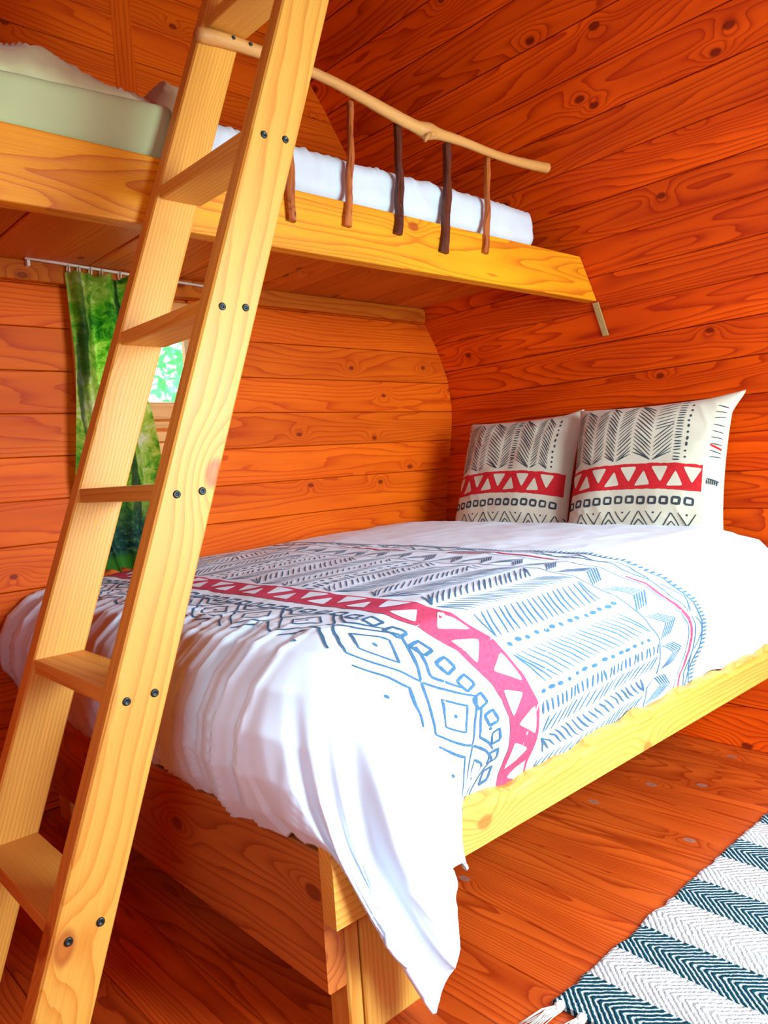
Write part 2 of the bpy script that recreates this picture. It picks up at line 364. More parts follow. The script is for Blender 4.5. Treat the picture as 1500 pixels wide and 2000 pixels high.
# ------------------------------------------------------------------ outside greenery
s = NT('leaf_green'); s.set(Base_Color=srgb(90, 190, 130), Roughness=.6); s.b.inputs['Transmission Weight'].default_value = 0
M_leaf = s.m; M_trunk = plain('outside_bark', srgb(120, 100, 80), .9, 0, 20)
grass = tag(mk('outside_ground', *boxvf(-14, 16, -16, 20, -.4, -.3), plain('meadow', srgb(150, 190, 120), .9, 0, 6)), 'grassy ground around the cabin, seen beyond the window', kind='structure')
def tree(x, y, h, seed):
    rs = random.Random(seed); t = tag(empty('tree', (x, y, -.3)), 'pale green leafy tree outside the small window' if seed == 1 else 'pale green bush farther off outside the window', 'tree', 'trees beyond the window')
    mk('trunk', *tube([(x, y, -.32), (x+.05, y, h*.4), (x, y+.05, h*.8)], [.09, .07, .04], 8), M_trunk, t)
    V = []; F = []
    for i in range(1500):
        a = rs.uniform(0, 6.28); e = rs.uniform(-1, 1); r = h*.5*rs.uniform(.3, 1)**.5
        c = Vector((x+math.cos(a)*r*math.sqrt(1-e*e), y+math.sin(a)*r*math.sqrt(1-e*e), h*.65+e*r)); q = .05+.05*rs.random()
        d1 = Vector((rs.uniform(-1, 1), rs.uniform(-1, 1), rs.uniform(-1, 1))).normalized(); d2 = d1.cross(Vector((rs.uniform(-1, 1), rs.uniform(-1, 1), rs.uniform(-1, 1)))).normalized()
        b = len(V); V += [c-d1*q, c+d2*q*.4, c+d1*q, c-d2*q*.4]; F.append((b, b+1, b+2, b+3))
    tag(mk('foliage', V, F, M_leaf, t), kind='stuff')
tree(3.95, 6.0, 2.8, 1); tree(5.6, 8.6, 3.6, 2)

# ------------------------------------------------------------------ loft
YL = 1.557
loft = tag(empty('loft_bunk', (1.15, YL, 1.518)), 'raised loft bunk with pale pine front beam and plank deck', 'bunk')
def beam_vf():
    zb, zt = 1.518, 1.667; L = -.32
    n = 8; V = []
    # front beam as local mesh: x along beam, y height, z normal
    xs = [(prx(zb+(zt-zb)*i/n)-.002, zb+(zt-zb)*i/n) for i in range(n+1)]
    return xs, L
xs, Lx = beam_vf(); c0 = Vector((1.1, YL, 1.5925)); loop = [(Lx-c0.x, 1.518-c0.z)]+[(x-c0.x, z-c0.z) for x, z in xs]+[(Lx-c0.x, 1.667-c0.z)]
n = len(loop); V = [(x, z, 0) for x, z in loop]+[(x, z, -.045) for x, z in loop]
F = [tuple(range(n)), tuple(range(n, 2*n))[::-1]]+[(i, n+i, n+(i+1) % n, (i+1) % n) for i in range(n)]
bevel(mk('front_beam', V, F, M_beam, loft, frame(c0, (1, 0, 0), (0, -1, 0))), .004)
DXs = [-.24, -.03, .18, .39, .688, .99, 1.30, 1.594, 1.75, 1.951, 2.125, 2.25, 2.36, 2.455]
for a, b in zip(DXs, DXs[1:]):
    dz = random.uniform(-.001, .001)
    board('deck_board', ((a+b)/2, YL+.046, 1.641+dz), ((a+b)/2, YB0-.004, 1.641+dz), (0, 0, -1), b-a-.004, .022, M_deck, loft, ch=.003)
strap = tag(empty('metal_strap', (2.555, 1.56, 1.46)), 'flat metal strap with three screws under the loft beam end', 'bracket')
sd = Vector((prx(1.40)-prx(1.515), 0, 1.40-1.515)).normalized(); sn = Vector((-abs(sd.z), 0, -abs(sd.x)))
sn = sd.cross(Vector((0, 1, 0))); sn = sn if sn.x < 0 else -sn
pa = Vector((prx(1.516), 1.565, 1.516)); pb = Vector((prx(1.40), 1.565, 1.40))
for q in (.5,): board('plate', pa+sn*.006, pb+sn*.006, sn, .024, .004, M_strap, strap, ch=.0006)
for k in (.16, .5, .86): mk('screw', *disc(pa.lerp(pb, k)+sn*.006, sn, .0042, .0018), M_strap, strap, smooth=True)

# mattresses on the loft
def cushion(name, x0, x1, y0, y1, z0, z1, r, mat, amp=.003, res=.02, seed=0, parent=None, fold=0):
    """rounded box mattress with slight cloth waviness"""
    nx = int((x1-x0)/res); ny = int((y1-y0)/res); nz = max(4, int((z1-z0)/res*1.3))
    bm = bmesh.new(); V = {}
    def P(i, j, k):
        if (i, j, k) in V: return V[(i, j, k)]
        x = x0+(x1-x0)*i/nx; y = y0+(y1-y0)*j/ny; z = z0+(z1-z0)*k/nz
        cx = min(max(x, x0+r), x1-r); cy = min(max(y, y0+r), y1-r); rz = min(r, (z1-z0)/2-.001); cz = min(max(z, z0+rz), z1-rz)
        d = Vector((x-cx, y-cy, (z-cz)*r/rz)); 
        m_ = max(abs(d.x), abs(d.y), abs(d.z))
        if d.length > 1e-6 and m_ > 0: d = d.normalized()*m_
        p = Vector((cx, cy, cz))+Vector((d.x, d.y, d.z*rz/r))
        nr = d.normalized() if d.length > 1e-6 else Vector((0, 0, 0))
        a = float(vn(p.x*9+seed, p.z*16+p.y*7)+.6*vn(p.x*26+p.z*20+seed, p.y*20+p.z*9))*amp
        if fold and p.y < y0+.03:
            t = (p.x*22+p.z*30*math.sin(p.x*3+seed)); a += fold*(1-abs(math.sin(t+2*float(vn(p.x*6, p.z*8)))))**2*max(0, min(1, (p.z-z0)/(z1-z0)*1.4))
        V[(i, j, k)] = bm.verts.new(p+nr*a); return V[(i, j, k)]
    for i in range(nx):
        for j in range(ny):
            bm.faces.new((P(i, j, 0), P(i, j+1, 0), P(i+1, j+1, 0), P(i+1, j, 0))); bm.faces.new((P(i, j, nz), P(i+1, j, nz), P(i+1, j+1, nz), P(i, j+1, nz)))
    for i in range(nx):
        for k in range(nz):
            bm.faces.new((P(i, 0, k), P(i+1, 0, k), P(i+1, 0, k+1), P(i, 0, k+1))); bm.faces.new((P(i, ny, k), P(i, ny, k+1), P(i+1, ny, k+1), P(i+1, ny, k)))
    for j in range(ny):
        for k in range(nz):
            bm.faces.new((P(0, j, k), P(0, j, k+1), P(0, j+1, k+1), P(0, j+1, k))); bm.faces.new((P(nx, j, k), P(nx, j+1, k), P(nx, j+1, k+1), P(nx, j, k+1)))
    me = bpy.data.meshes.new(name); bm.to_mesh(me); bm.free(); me.polygons.foreach_set('use_smooth', [True]*len(me.polygons))
    return link(name, me, mat, parent)
lm = cushion('loft_mattress', -.17, .885, YL+.012, 2.36, 1.664, 1.797, .022, M_sheetL, .0015, .016, 3)
for v_ in lm.data.vertices:
    v_.co.z -= .024*max(0, min(1, (.88-v_.co.x)/.4))*(v_.co.z-1.664)/.133
tag(lm, 'cream sheeted loft mattress to the left of the ladder', 'mattress', 'mattresses on the loft')
tag(cushion('loft_mattress', .905, 2.218, YL+.014, 2.36, 1.664, 1.797, .045, M_sheetR, .0025, .012, 9, fold=.006), 'white sheeted loft mattress behind the branch railing', 'mattress', 'mattresses on the loft')
def heap(name, crest, y0, y1, zb, mat, label, cat, seed=0):
    xa, xb = crest[0][0], crest[-1][0]; nx, ny = 70, 40; V = []
    for i in range(nx+1):
        x = xa+(xb-xa)*i/nx; zc = float(np.interp(x, [c[0] for c in crest], [c[1] for c in crest]))
        for j in range(ny+1):
            t = j/ny; y = y0+(y1-y0)*t; prof = math.sin(math.pi*t)**.6
            z = zb+(zc-zb)*prof+prof*(.016*float(vn(x*14+seed, y*14))+.016*(1-abs(float(vn(x*26+y*16+seed, y*18))*1.6))**2); V.append((x, y+.01*float(vn(x*20, y*9+seed)), z))
    F = [(i*(ny+1)+j, (i+1)*(ny+1)+j, (i+1)*(ny+1)+j+1, i*(ny+1)+j+1) for i in range(nx) for j in range(ny)]
    o = tag(mk(name, V, F, mat, smooth=True), label, cat); sl = o.modifiers.new('thick', 'SOLIDIFY'); sl.thickness = .008; sl.offset = -1; return o
heap('rumpled_sheet', [(.30, 1.87), (.45, 1.905), (.56, 1.91), (.67, 1.935), (.74, 1.92), (.79, 1.89), (.86, 1.865), (.90, 1.815)], 1.62, 2.05, 1.790, M_cream, 'rumpled cream sheet heaped on the left loft mattress', 'sheet', 4)
heap('folded_blanket', [(.89, 1.83), (.93, 1.90), (.975, 1.945), (1.01, 1.945), (1.04, 1.92), (1.075, 1.83)], 1.68, 1.90, 1.795, M_beige, 'beige blanket fold lying behind the ladder on the loft', 'blanket', 8)

# ------------------------------------------------------------------ ladder (climbs towards +x, plane of its stiles faces the viewer)
lad = tag(empty('loft_ladder', (.28, 1.34, 0)), 'tall pale pine ladder with flat treads leaning to the loft beam', 'ladder')
SL = .3616
def lx(z): return .679+SL*(z-.972)          # right (upper) edge
def stringer(yf):
    th = .040; z0, z1 = 0.0, 2.55
    a = Vector((lx(z0)-.05, yf, z0)); b = Vector((lx(z1)-.05, yf, z1)); wd = .0985*math.cos(math.atan(SL)); h = wd/2*SL
    o = board('stringer', a, b, (0, -1, 0), wd, th, M_ladder, lad, ch=.0035, both=True, cuts=(h, -h, h, -h)); return o
sf = stringer(1.517); sn_ = stringer(1.156)
for i, zt in enumerate((.325, .650, .965, 1.278, 1.590, 1.982)):
    th = .027; xl = lx(zt)-.0985
    dep = .0955
    o = board('tread', (xl+dep/2, 1.1965, zt), (xl+dep/2, 1.5165, zt), (0, 0, 1), dep, th, M_ladder, lad, ch=.0025, both=True)
    for (y, st) in ((1.156, sn_), (1.517, sf)):
        for dx, dz in ((.026, -.018), (.072, -.016)):
            if i == 0 and dx < .03: dz -= .006
            zz = zt+dz; p = (lx(zz)-.0985+dx, y, zz)
            mk('screw', *disc(p, (0, -1, 0), .0068, .0028, 18), M_screw, st, smooth=True)
            
# ------------------------------------------------------------------ branch railing
rail = tag(empty('branch_railing', (1.55, 1.545, 1.6)), 'rustic branch handrail with five split stick balusters on the loft beam', 'railing')
bp = [(.915, 1.505, 1.931), (1.017, 1.507, 1.940), (1.158, 1.512, 1.945), (1.27, 1.517, 1.944), (1.382, 1.522, 1.935), (1.49, 1.527, 1.922), (1.58, 1.529, 1.911), (1.64, 1.53, 1.907), (1.70, 1.53, 1.910), (1.80, 1.53, 1.912), (1.92, 1.53, 1.908), (2.015, 1.53, 1.908), (2.13, 1.53, 1.914), (2.215, 1.53, 1.921), (2.228, 1.53, 1.922)]
def spl(pts, n):
    P = np.array(pts); t = np.arange(len(P)); tt = np.linspace(0, len(P)-1, n); out = []
    for u in tt:
        i = min(int(u), len(P)-2); f = u-i; p0 = P[max(i-1, 0)]; p1 = P[i]; p2 = P[i+1]; p3 = P[min(i+2, len(P)-1)]
        out.append(.5*((2*p1)+(-p0+p2)*f+(2*p0-5*p1+4*p2-p3)*f*f+(-p0+3*p1-3*p2+p3)*f**3))
    return out
q = spl(bp, 90); rr = []
for p in q:
    k = math.exp(-((p[0]-1.655)/.03)**2); rr.append(.0145+.002*math.sin(p[0]*9)+.0075*k)
rr[-1] *= .7; rr[0] = .0125
V, F = tube(q, rr, 14, .035); hand = mk('handrail', V, F, M_branch, rail, smooth=True)
V, F = tube([(1.655, 1.52, 1.90), (1.635, 1.512, 1.882), (1.617, 1.505, 1.864)], [.010, .0065, .0055], 8, .05); mk('twig_stub', V, F, M_branch, hand, smooth=True)
for x in (1.0, 1.045): mk('screw', *disc((x, 1.491, 1.942), (0, -1, 0), .0045), M_screw, hand, smooth=True)
bal = [((1.162, 1.584), (1.20, 1.93), .0105, M_split), ((1.353, 1.598), (1.384, 1.925), .0095, M_split), ((1.533, 1.606), (1.560, 1.91), .0115, M_bark), ((1.720, 1.580), (1.757, 1.90), .0130, M_bark), ((1.903, 1.604), (1.946, 1.90), .0095, M_split)]
for (a, b, r, mt) in bal:
    pts = []; rad = []; N = 26; ph = random.uniform(0, 6)
    M0 = frame(((a[0]+b[0])/2, 1.545, (a[1]+b[1])/2), (b[0]-a[0], 0, b[1]-a[1]), (0, -1, 0)); L = math.hypot(b[0]-a[0], b[1]-a[1])
    rings = []
    for i in range(N+1):
        t = i/N; cy = .004*math.sin(t*5+ph)+.002*math.sin(t*17+ph); rw = r*(1.12-.42*t+.12*math.sin(t*13+ph))
        rings.append([(L*(t-.5), cy+rw*u*(1+random.uniform(-.07, .07)), r*.75*v*(1+random.uniform(-.07, .07))-.002) for u, v in ((-1, -1), (-1, .3), (-.6, 1), (.5, 1), (1, .4), (1, -1))])
    V, F = loft_rings(rings); mk('baluster', V, F, mt, rail, M0)

# ------------------------------------------------------------------ curtain
rodt = tag(empty('curtain_rod', (.792, 2.345, 1.636)), 'thin white curtain rod under the loft ledger', 'curtain rod')
mk('rod', *tube([(.80, 2.352, 1.641), (1.0, 2.352, 1.634), (1.46, 2.352, 1.618)], .0045, 8), M_white, rodt, smooth=True)
for x in (.81, 1.45): mk('bracket', *boxvf(x-.004, x+.004, 2.352, 2.37, 1.62, 1.64), M_white, rodt)
s = NT('forest_print_cloth'); c = s.coord(); x, y, z = s.xyz(c)
cv = s.comb(s.math('MULTIPLY', x, 6), 0.0, s.math('MULTIPLY', z, 3)); n1 = s.noise(cv, 1.0, 4, .65); n2 = s.noise(s.comb(s.math('MULTIPLY', x, 30), 1.0, s.math('MULTIPLY', z, 26)), 1.0, 5, .75, .6)
n3 = s.noise(s.comb(s.math('MULTIPLY', x, 70), 3.0, s.math('MULTIPLY', z, 60)), 1.0, 3, .7)
gcol = s.ramp(s.math('ADD', s.math('MULTIPLY', n2, .55), s.math('MULTIPLY', n1, .62)), [(.38, srgb(2, 34, 8)), (.48, srgb(24, 110, 10)), (.55, srgb(96, 176, 20)), (.64, srgb(190, 222, 80)), (.74, srgb(244, 246, 200))])
tr = s.noise(s.comb(s.math('ADD', s.math('MULTIPLY', x, 17), s.math('MULTIPLY', n1, 1.2)), 0.0, s.math('MULTIPLY', z, .7)), 1.0, 2, .5)
gcol = s.mix(s.mapr(tr, .60, .64, 0, .85), gcol, srgb(8, 34, 16)); 
low = s.mapr(s.math('ADD', z, s.math('MULTIPLY', n1, .12)), .86, 1.02, 1, 0)
water = s.ramp(n3, [(.35, srgb(6, 40, 40)), (.55, srgb(30, 92, 70)), (.7, srgb(120, 170, 80))])
gcol = s.mix(low, gcol, water); bot = s.mapr(z, .73, .76, 1, 0); gcol = s.mix(bot, gcol, srgb(60, 140, 30))
bs = s.n('ShaderNodeBsdfTranslucent'); s.put(bs.inputs[0], gcol); ms = s.n('ShaderNodeMixShader'); ms.inputs[0].default_value = .6
s.set(Base_Color=gcol, Roughness=.8); s.t.links.new(s.b.outputs[0], ms.inputs[1]); s.t.links.new(bs.outputs[0], ms.inputs[2]); s.t.links.new(ms.outputs[0], s.t.nodes['Material Output'].inputs[0])
M_curt = s.m
nz, nxx = 110, 120; V = []
for k in range(nz+1):
    z = 1.612-(1.612-.700)*k/nz
    xl = float(np.interp(z, [.70, .85, 1.0, 1.36, 1.62], [.955, .90, .893, .915, .908])); xr = float(np.interp(z, [.70, .80, .985, 1.10, 1.2, 1.30, 1.62], [1.105, 1.12, 1.165, 1.15, 1.13, 1.09, 1.100]))
    for i in range(nxx+1):
        t = i/nxx; d = sstep(0, .5, (1.612-z))
        f = math.sin(t*2*math.pi*2.4+.9+.5*z)+.22*math.sin(t*2*math.pi*5+z*3)
        V.append((xl+(xr-xl)*t+.006*math.cos(t*20+z*4), 2.335+.022*f*(1-.25*float(d))+.006*math.sin(z*9+t*5)-.02*float(d)*0, z+.006*math.sin(t*2*math.pi*3.3)))
F = [(k*(nxx+1)+i, (k+1)*(nxx+1)+i, (k+1)*(nxx+1)+i+1, k*(nxx+1)+i+1) for k in range(nz) for i in range(nxx)]
cur = tag(mk('curtain', V, F, M_curt, smooth=True), 'green forest photo print curtain gathered beside the small window', 'curtain')
for x in (.923, .954, .990, 1.024, 1.083):
    V, F = tube([(x, 2.352+.011*math.sin(a), 1.632+.013*math.cos(a)-.010) for a in [i*math.pi/8*1.0 for i in range(-6, 9)]], .0022, 6)
    mk('curtain_ring', V, F, M_white, cur, smooth=True)

# ------------------------------------------------------------------ bed frame
bed = tag(empty('double_bed', (1.6, 1.7, 0)), 'low double bed frame of thick pine boards with live-edge side rail', 'bed')
FX0 = .708
board('foot_board', (FX0, 2.37, .232), (FX0, .992, .232), (-1, 0, 0), .240, .040, M_foot, bed, ch=.004, both=True)
# side rail, wavy waney top edge
cR = Vector((1.6, .957, .29)); V = []; N = 90; x0, x1 = FX0, 2.47
for i in range(N+1):
    x = x0+(x1-x0)*i/N; zt = float(np.interp(x, [.70, .95, 1.15, 1.25, 1.35, 1.45, 1.53, 1.60, 1.70, 1.80, 1.95, 2.1, 2.25, 2.35, 2.5], [.365, .345, .318, .312, .318, .312, .330, .322, .328, .322, .330, .322, .320, .322, .328]))+.004*math.sin(x*31)+.003*math.sin(x*57)
    zl = .236
    V += [(x-1.6, zl-.29, 0), (x-1.6, (zl+.75*(zt-zl))-.29, 0), (x-1.6, zt-.29-.004, -.007), (x-1.6, zt-.29, -.018), (x-1.6, zt-.29, -.034), (x-1.6, zl-.29, -.034)]
F = [(i*6+j, (i+1)*6+j, (i+1)*6+(j+1) % 6, i*6+(j+1) % 6) for i in range(N) for j in range(6)]+[tuple(range(6)), tuple(range(N*6, N*6+6))[::-1]]
mk('side_rail', V, F, M_pine, bed, frame(cR, (1, 0, 0), (0, -1, 0)))
def leg(x0, x1, y0, y1, z1):
    board('leg', ((x0+x1)/2, y0, 0), ((x0+x1)/2, y0, z1), (0, -1, 0), x1-x0, y1-y0, M_pine, bed, ch=.003, both=True)
leg(.7485, .7795, .992, 1.045, .33); leg(.784, .955, .9925, 1.035, .33); leg(.7485, .79, 2.25, 2.34, .33)
for k in range(14):
    xx = .80+k*.118; board('slat', (xx, 1.0, .345), (xx, 2.37, .345), (0, 0, 1), .085, .018, M_pine, bed, ch=.002)
for y in (1.046, 2.22): board('side_cleat', (.80, y, .3265), (2.42, y, .3265), (0, 0, 1), .03, .03, M_pine, bed, ch=.002)
tag(cushion('bed_mattress', .765, 2.47, 1.012, 2.372, .346, .61, .04, M_sheetR, .0, .05, 2), 'thick white mattress under the patterned duvet', 'mattress')

# ------------------------------------------------------------------ duvet
XE, YE = .80, 1.07
LF, LS = .455, .52
np_, nq = 370, 320
Pg = np.linspace(XE-LF, 2.50, np_); Qg = np.linspace(YE-LS, 2.385, nq)
PP, QQ = np.meshgrid(Pg, Qg, indexing='ij')
def duvet_pos(P, Q):
    du = np.maximum(0, XE-P); dv0 = np.maximum(0, YE-Q); extra = 1+.22*(1-sstep(.84, 1.10, P)); dv = dv0*extra
    d = np.hypot(du, dv); th = np.arctan2(dv, du+1e-9)*180/math.pi
    D = [0, .08, .16, .24, .32, .40, .46, .52, .60, .70, .80]
    Hf = [0, .072, .130, .162, .163, .135, .092, .07, .07, .07, .07]; Vf = [0, .018, .068, .135, .21, .285, .338, .39, .46, .55, .64]
    Hs = [0, .072, .125, .145, .140, .115, .085, .073, .073, .07, .07]; Vs = [0, .018, .072, .145, .222, .300, .358, .415, .49, .57, .66]
    Hc = [0, .072, .125, .148, .152, .150, .143, .135, .130, .13, .13]; Vc = [0, .020, .075, .150, .228, .308, .366, .425, .505, .605, .70]
    wf = 1-sstep(2, 34, th); ws = sstep(70, 90, th)*sstep(.90, 1.08, P); ws = np.where(du > 0, 0, ws); wc = np.clip(1-wf-ws, 0, 1)
    # no overhang at all: weights irrelevant
    I = lambda A: np.interp(d, D, A)
    h = wf*I(Hf)+ws*I(Hs)+wc*I(Hc); v = wf*I(Vf)+ws*I(Vs)+wc*I(Vc)
    cx = np.where(d > 0, -du/np.maximum(d, 1e-9), 0); cy = np.where(d > 0, -dv/np.maximum(d, 1e-9), 0)
    ax = np.maximum(P, XE); ay = np.maximum(Q, YE)
    zt = .688+.014*sstep(.8, 1.2, P)+.026*sstep(1.1, 2.2, P)-.05*sstep(2.28, 2.46, P)
    zt = zt+.006*vn(P*2.3, Q*2.9)+.003*vn(P*7+3, Q*9)-.008*sstep(2.2, 2.4, Q)
    # puckers running over the foot edge
    fa = (1-sstep(2, 30, th))*sstep(.0, .12, XE+.10-P)
    sl = Q+.10*np.sin(d*4+1)
    ridge = lambda a: (1-np.abs(a))**3
    fold = (.0075*ridge(vn(sl*14, d*.35+2)*2.6)+.0065*ridge(vn(sl*31+9, d*.5)*2.6)+.0038*ridge(vn(sl*58+4, d*.7)*2.4))
    side = (sstep(.05, .2, dv)*(1-wf))*(.006*vn(P*6+Q*2, Q*6)+.003*ridge(vn(P*16+dv*6, dv*3)*2))
    cor = wc*sstep(.12, .5, d)*(.012*np.sin(th/90*math.pi*4.5+1.2+d*3)+.010*np.sin(th/90*math.pi*10+d*5))
    out = fa*fold*(sstep(0, .05, d)+.35)+side+cor
    x = ax+cx*(h+out); y = ay+cy*(h+out)
    # gather the loose corner into a hanging point
    tr_ = np.radians(np.clip(th, 0, 90)); dh = np.minimum(LF/np.maximum(np.cos(tr_), 1e-3), LS*extra/np.maximum(np.sin(tr_), 1e-3))
    hh = np.interp(dh, D, Hc)*(1-(1-sstep(2, 34, th)))+np.interp(dh, D, Hf)*(1-sstep(2, 34, th)); vh = np.interp(dh, D, Vc)*sstep(2, 34, th)+np.interp(dh, D, Vf)*(1-sstep(2, 34, th))
    TH = [0, 8, 20, 34, 47, 53, 62, 75, 90]
    tx = np.interp(th, TH, [.712, .718, .745, .800, .848, .872, .915, .945, .955]); ty = np.interp(th, TH, [1.07, 1.0, .935, .918, .910, .910, .912, .914, .918]); tz = np.interp(th, TH, [.362, .358, .300, .195, .085, .040, .10, .19, .25])
    wgt = np.clip(d/dh, 0, 1)**2.6*(dv > 0)*np.where(du > 0, 1, 1-sstep(.80, 1.06, P))
    bx = XE-np.cos(tr_)*hh; by = YE-np.sin(tr_)*hh; bz = .688-vh
    x = x+wgt*(tx-bx); y = y+wgt*(ty-by); dz_ = wgt*(tz-bz)
    z = zt-v+np.where(d <= 0, out, out*.5*(1-np.clip(d/.25, 0, 1)))
    z = z+dz_
    # small creases on the top
    z = z+(d <= .02)*(.0016*ridge(vn(P*9+Q*4, Q*13+P*2)*2.2)+.0012*vn(P*30, Q*22))
    # far corner rests against the wall
    y = np.minimum(y, 2.385); hem = .006*vn(Q*9, P*9)*sstep(.38, .46, d); z = z+hem*2
    return np.stack([x, y, z], -1)
DG = duvet_pos(PP, QQ)
V = DG.reshape(-1, 3)
ii, jj = np.meshgrid(np.arange(np_-1), np.arange(nq-1), indexing='ij'); a = (ii*nq+jj).ravel(); F = np.stack([a, a+nq, a+nq+1, a+1], 1)
def gridmesh(name, V, F):
    me = bpy.data.meshes.new(name); V = np.asarray(V, np.float32); F = np.asarray(F, np.int32)
    me.vertices.add(len(V)); me.vertices.foreach_set('co', V.ravel()); me.loops.add(F.size); me.loops.foreach_set('vertex_index', F.ravel())
    me.polygons.add(len(F)); me.polygons.foreach_set('loop_start', np.arange(0, F.size, F.shape[1], dtype=np.int32)); me.polygons.foreach_set('loop_total', np.full(len(F), F.shape[1], np.int32))
    me.update(calc_edges=True); me.validate(); me.polygons.foreach_set('use_smooth', [True]*len(me.polygons)); return me
duvet = tag(link('duvet', gridmesh('duvet', V, F), M_duvet), 'white duvet with blue grey tribal line print and red triangle band on the lower bed', 'duvet')
sl = duvet.modifiers.new('thick', 'SOLIDIFY'); sl.thickness = .006; sl.offset = -1
def gnormals(G):
    du = np.gradient(G, axis=0); dv = np.gradient(G, axis=1); n = np.cross(du, dv); return n/np.maximum(np.linalg.norm(n, axis=-1, keepdims=True), 1e-9)
def sampler(G, P0, P1, Q0, Q1, off, flip=1):
    N = gnormals(G)*flip; a, b = G.shape[:2]
    def f(P, Q, lift=0):
        u = np.clip((np.asarray(P)-P0)/(P1-P0)*(a-1), 0, a-1.001); v = np.clip((np.asarray(Q)-Q0)/(Q1-Q0)*(b-1), 0, b-1.001)
        i = u.astype(int); j = v.astype(int); fu = (u-i)[:, None]; fv = (v-j)[:, None]
        g = lambda A: (A[i, j]*(1-fu)+A[i+1, j]*fu)*(1-fv)+(A[i, j+1]*(1-fu)+A[i+1, j+1]*fu)*fv
        return g(G)+g(N)*(off+lift)
    return f
class Ink:
    """collects strokes and polygons in pattern space, then lays them on a surface"""
    def __init__(s, mp, step=.008): s.V = []; s.F = []; s.n = 0; s.mp = mp; s.step = step
    def stroke(s, pts, wd, taper=.5, wob=.0, lift=0):
        pts = np.array(pts, float); seg = np.linalg.norm(np.diff(pts, axis=0), axis=1); L = np.concatenate([[0], np.cumsum(seg)])
        if L[-1] < 1e-6: return
        n = max(2, int(L[-1]/s.step)+1); t = np.linspace(0, L[-1], n+1); X = np.interp(t, L, pts[:, 0]); Y = np.interp(t, L, pts[:, 1])
        if wob: X = X+wob*vn(X*22+Y*13, Y*22); Y = Y+wob*vn(X*22+7, Y*22+3)
        T = np.stack([np.gradient(X), np.gradient(Y)], 1); T /= np.maximum(np.linalg.norm(T, axis=1, keepdims=True), 1e-9); Nn = np.stack([-T[:, 1], T[:, 0]], 1)
        k = np.linspace(-1, 1, n+1); ww = wd/2*(1-taper*np.abs(k)**3)*(1+.18*vn(X*60, Y*60)); 
        A = np.stack([X, Y], 1)+Nn*ww[:, None]; B = np.stack([X, Y], 1)-Nn*ww[:, None]
        P = s.mp(np.concatenate([A, B])[:, 0], np.concatenate([A, B])[:, 1], lift)
        b = s.n; m_ = n+1; s.V.append(P); s.F += [(b+i, b+i+1, b+m_+i+1, b+m_+i) for i in range(n)]; s.n += len(P)
    def blob(s, c, rx, ry, lift=0, n=10):
        a = np.linspace(0, 2*math.pi, n, endpoint=False); P = s.mp(c[0]+rx*np.cos(a), c[1]+ry*np.sin(a), lift); s.V.append(P); s.F.append(tuple(range(s.n, s.n+n))); s.n += n
    def quadgrid(s, fn, nu, nv, lift=0):
        u, v = np.meshgrid(np.linspace(0, 1, nu+1), np.linspace(0, 1, nv+1), indexing='ij'); X, Y = fn(u.ravel(), v.ravel()); P = s.mp(X, Y, lift); b = s.n; s.V.append(P)
        s.F += [(b+i*(nv+1)+j, b+(i+1)*(nv+1)+j, b+(i+1)*(nv+1)+j+1, b+i*(nv+1)+j+1) for i in range(nu) for j in range(nv)]; s.n += len(P)
    def tri(s, a, b, c, lift=0, r=.16):
        # rounded triangle as a small fan grid
        a, b, c = map(np.array, (a, b, c)); cen = (a+b+c)/3; out = []
        for p, q_, r_ in ((a, b, c), (b, c, a), (c, a, b)):
            out += [p+(r_-p)*r, p+(cen-p)*r*.55, p+(q_-p)*r, p+(q_-p)*.5]
        out = np.array(out); mid = cen+(out-cen)*.5; allp = np.concatenate([out, mid, [cen]]); P = s.mp(allp[:, 0], allp[:, 1], lift); n = len(out); b0 = s.n; s.V.append(P)
        for i in range(n): j = (i+1) % n; s.F.append((b0+i, b0+j, b0+n+j, b0+n+i)); s.F.append((b0+n+i, b0+n+j, b0+2*n))
        s.n += len(P)
    def build(s, name, mat, parent, M=None):
        V = np.concatenate(s.V); me = mesh(name, V, s.F, True); return tag(link(name, me, mat, parent, M), kind=None)

def tribal(L, R_, K, band_w, q0, q1, rs, D, sc=1.0, sqw=.0055):
    """L: line ink, R_: red ink, K: cloth coloured cut-outs. pattern coords (s,q): s grows away from the foot, band at s in [-band_w,0]"""
    # red band with triangles
    nb = int((q1-q0)/(.01*sc)); R_.quadgrid(lambda u, v: (-band_w+band_w*u+.0015*sc*vn(v*50+u*9, u*3), q0+(q1-q0)*v), 8, nb, 0)
    st = .052*sc; n = int((q1-q0)/st)
    for i in range(n):
        a = q0+(i+.08)*st; b = q0+(i+1.02)*st; c = (a+b)/2; j = rs.uniform(-.004, .004)*sc
        lo, hi = -band_w*.88, -band_w*.12
        if i % 2: K.tri((lo, a-.006*sc), (lo+.004*sc, b-.002*sc), (hi-.012*sc, c+j))
        else: K.tri((hi, a-.006*sc), (hi, b+.002*sc), (lo+.012*sc, c+j))
    # little squares
    st = .038*sc; n = int((q1-q0)/st)
    for i in range(n):
        c = q0+(i+.5)*st; s0 = -band_w-.036*sc+rs.uniform(-.002, .002)*sc; a = .0105*sc; b = .0115*sc
        L.stroke([(s0-a, c-b), (s0+a, c-b*.9), (s0+a*.9, c+b), (s0-a, c+b*.9), (s0-a, c-b)], sqw*sc, .1)

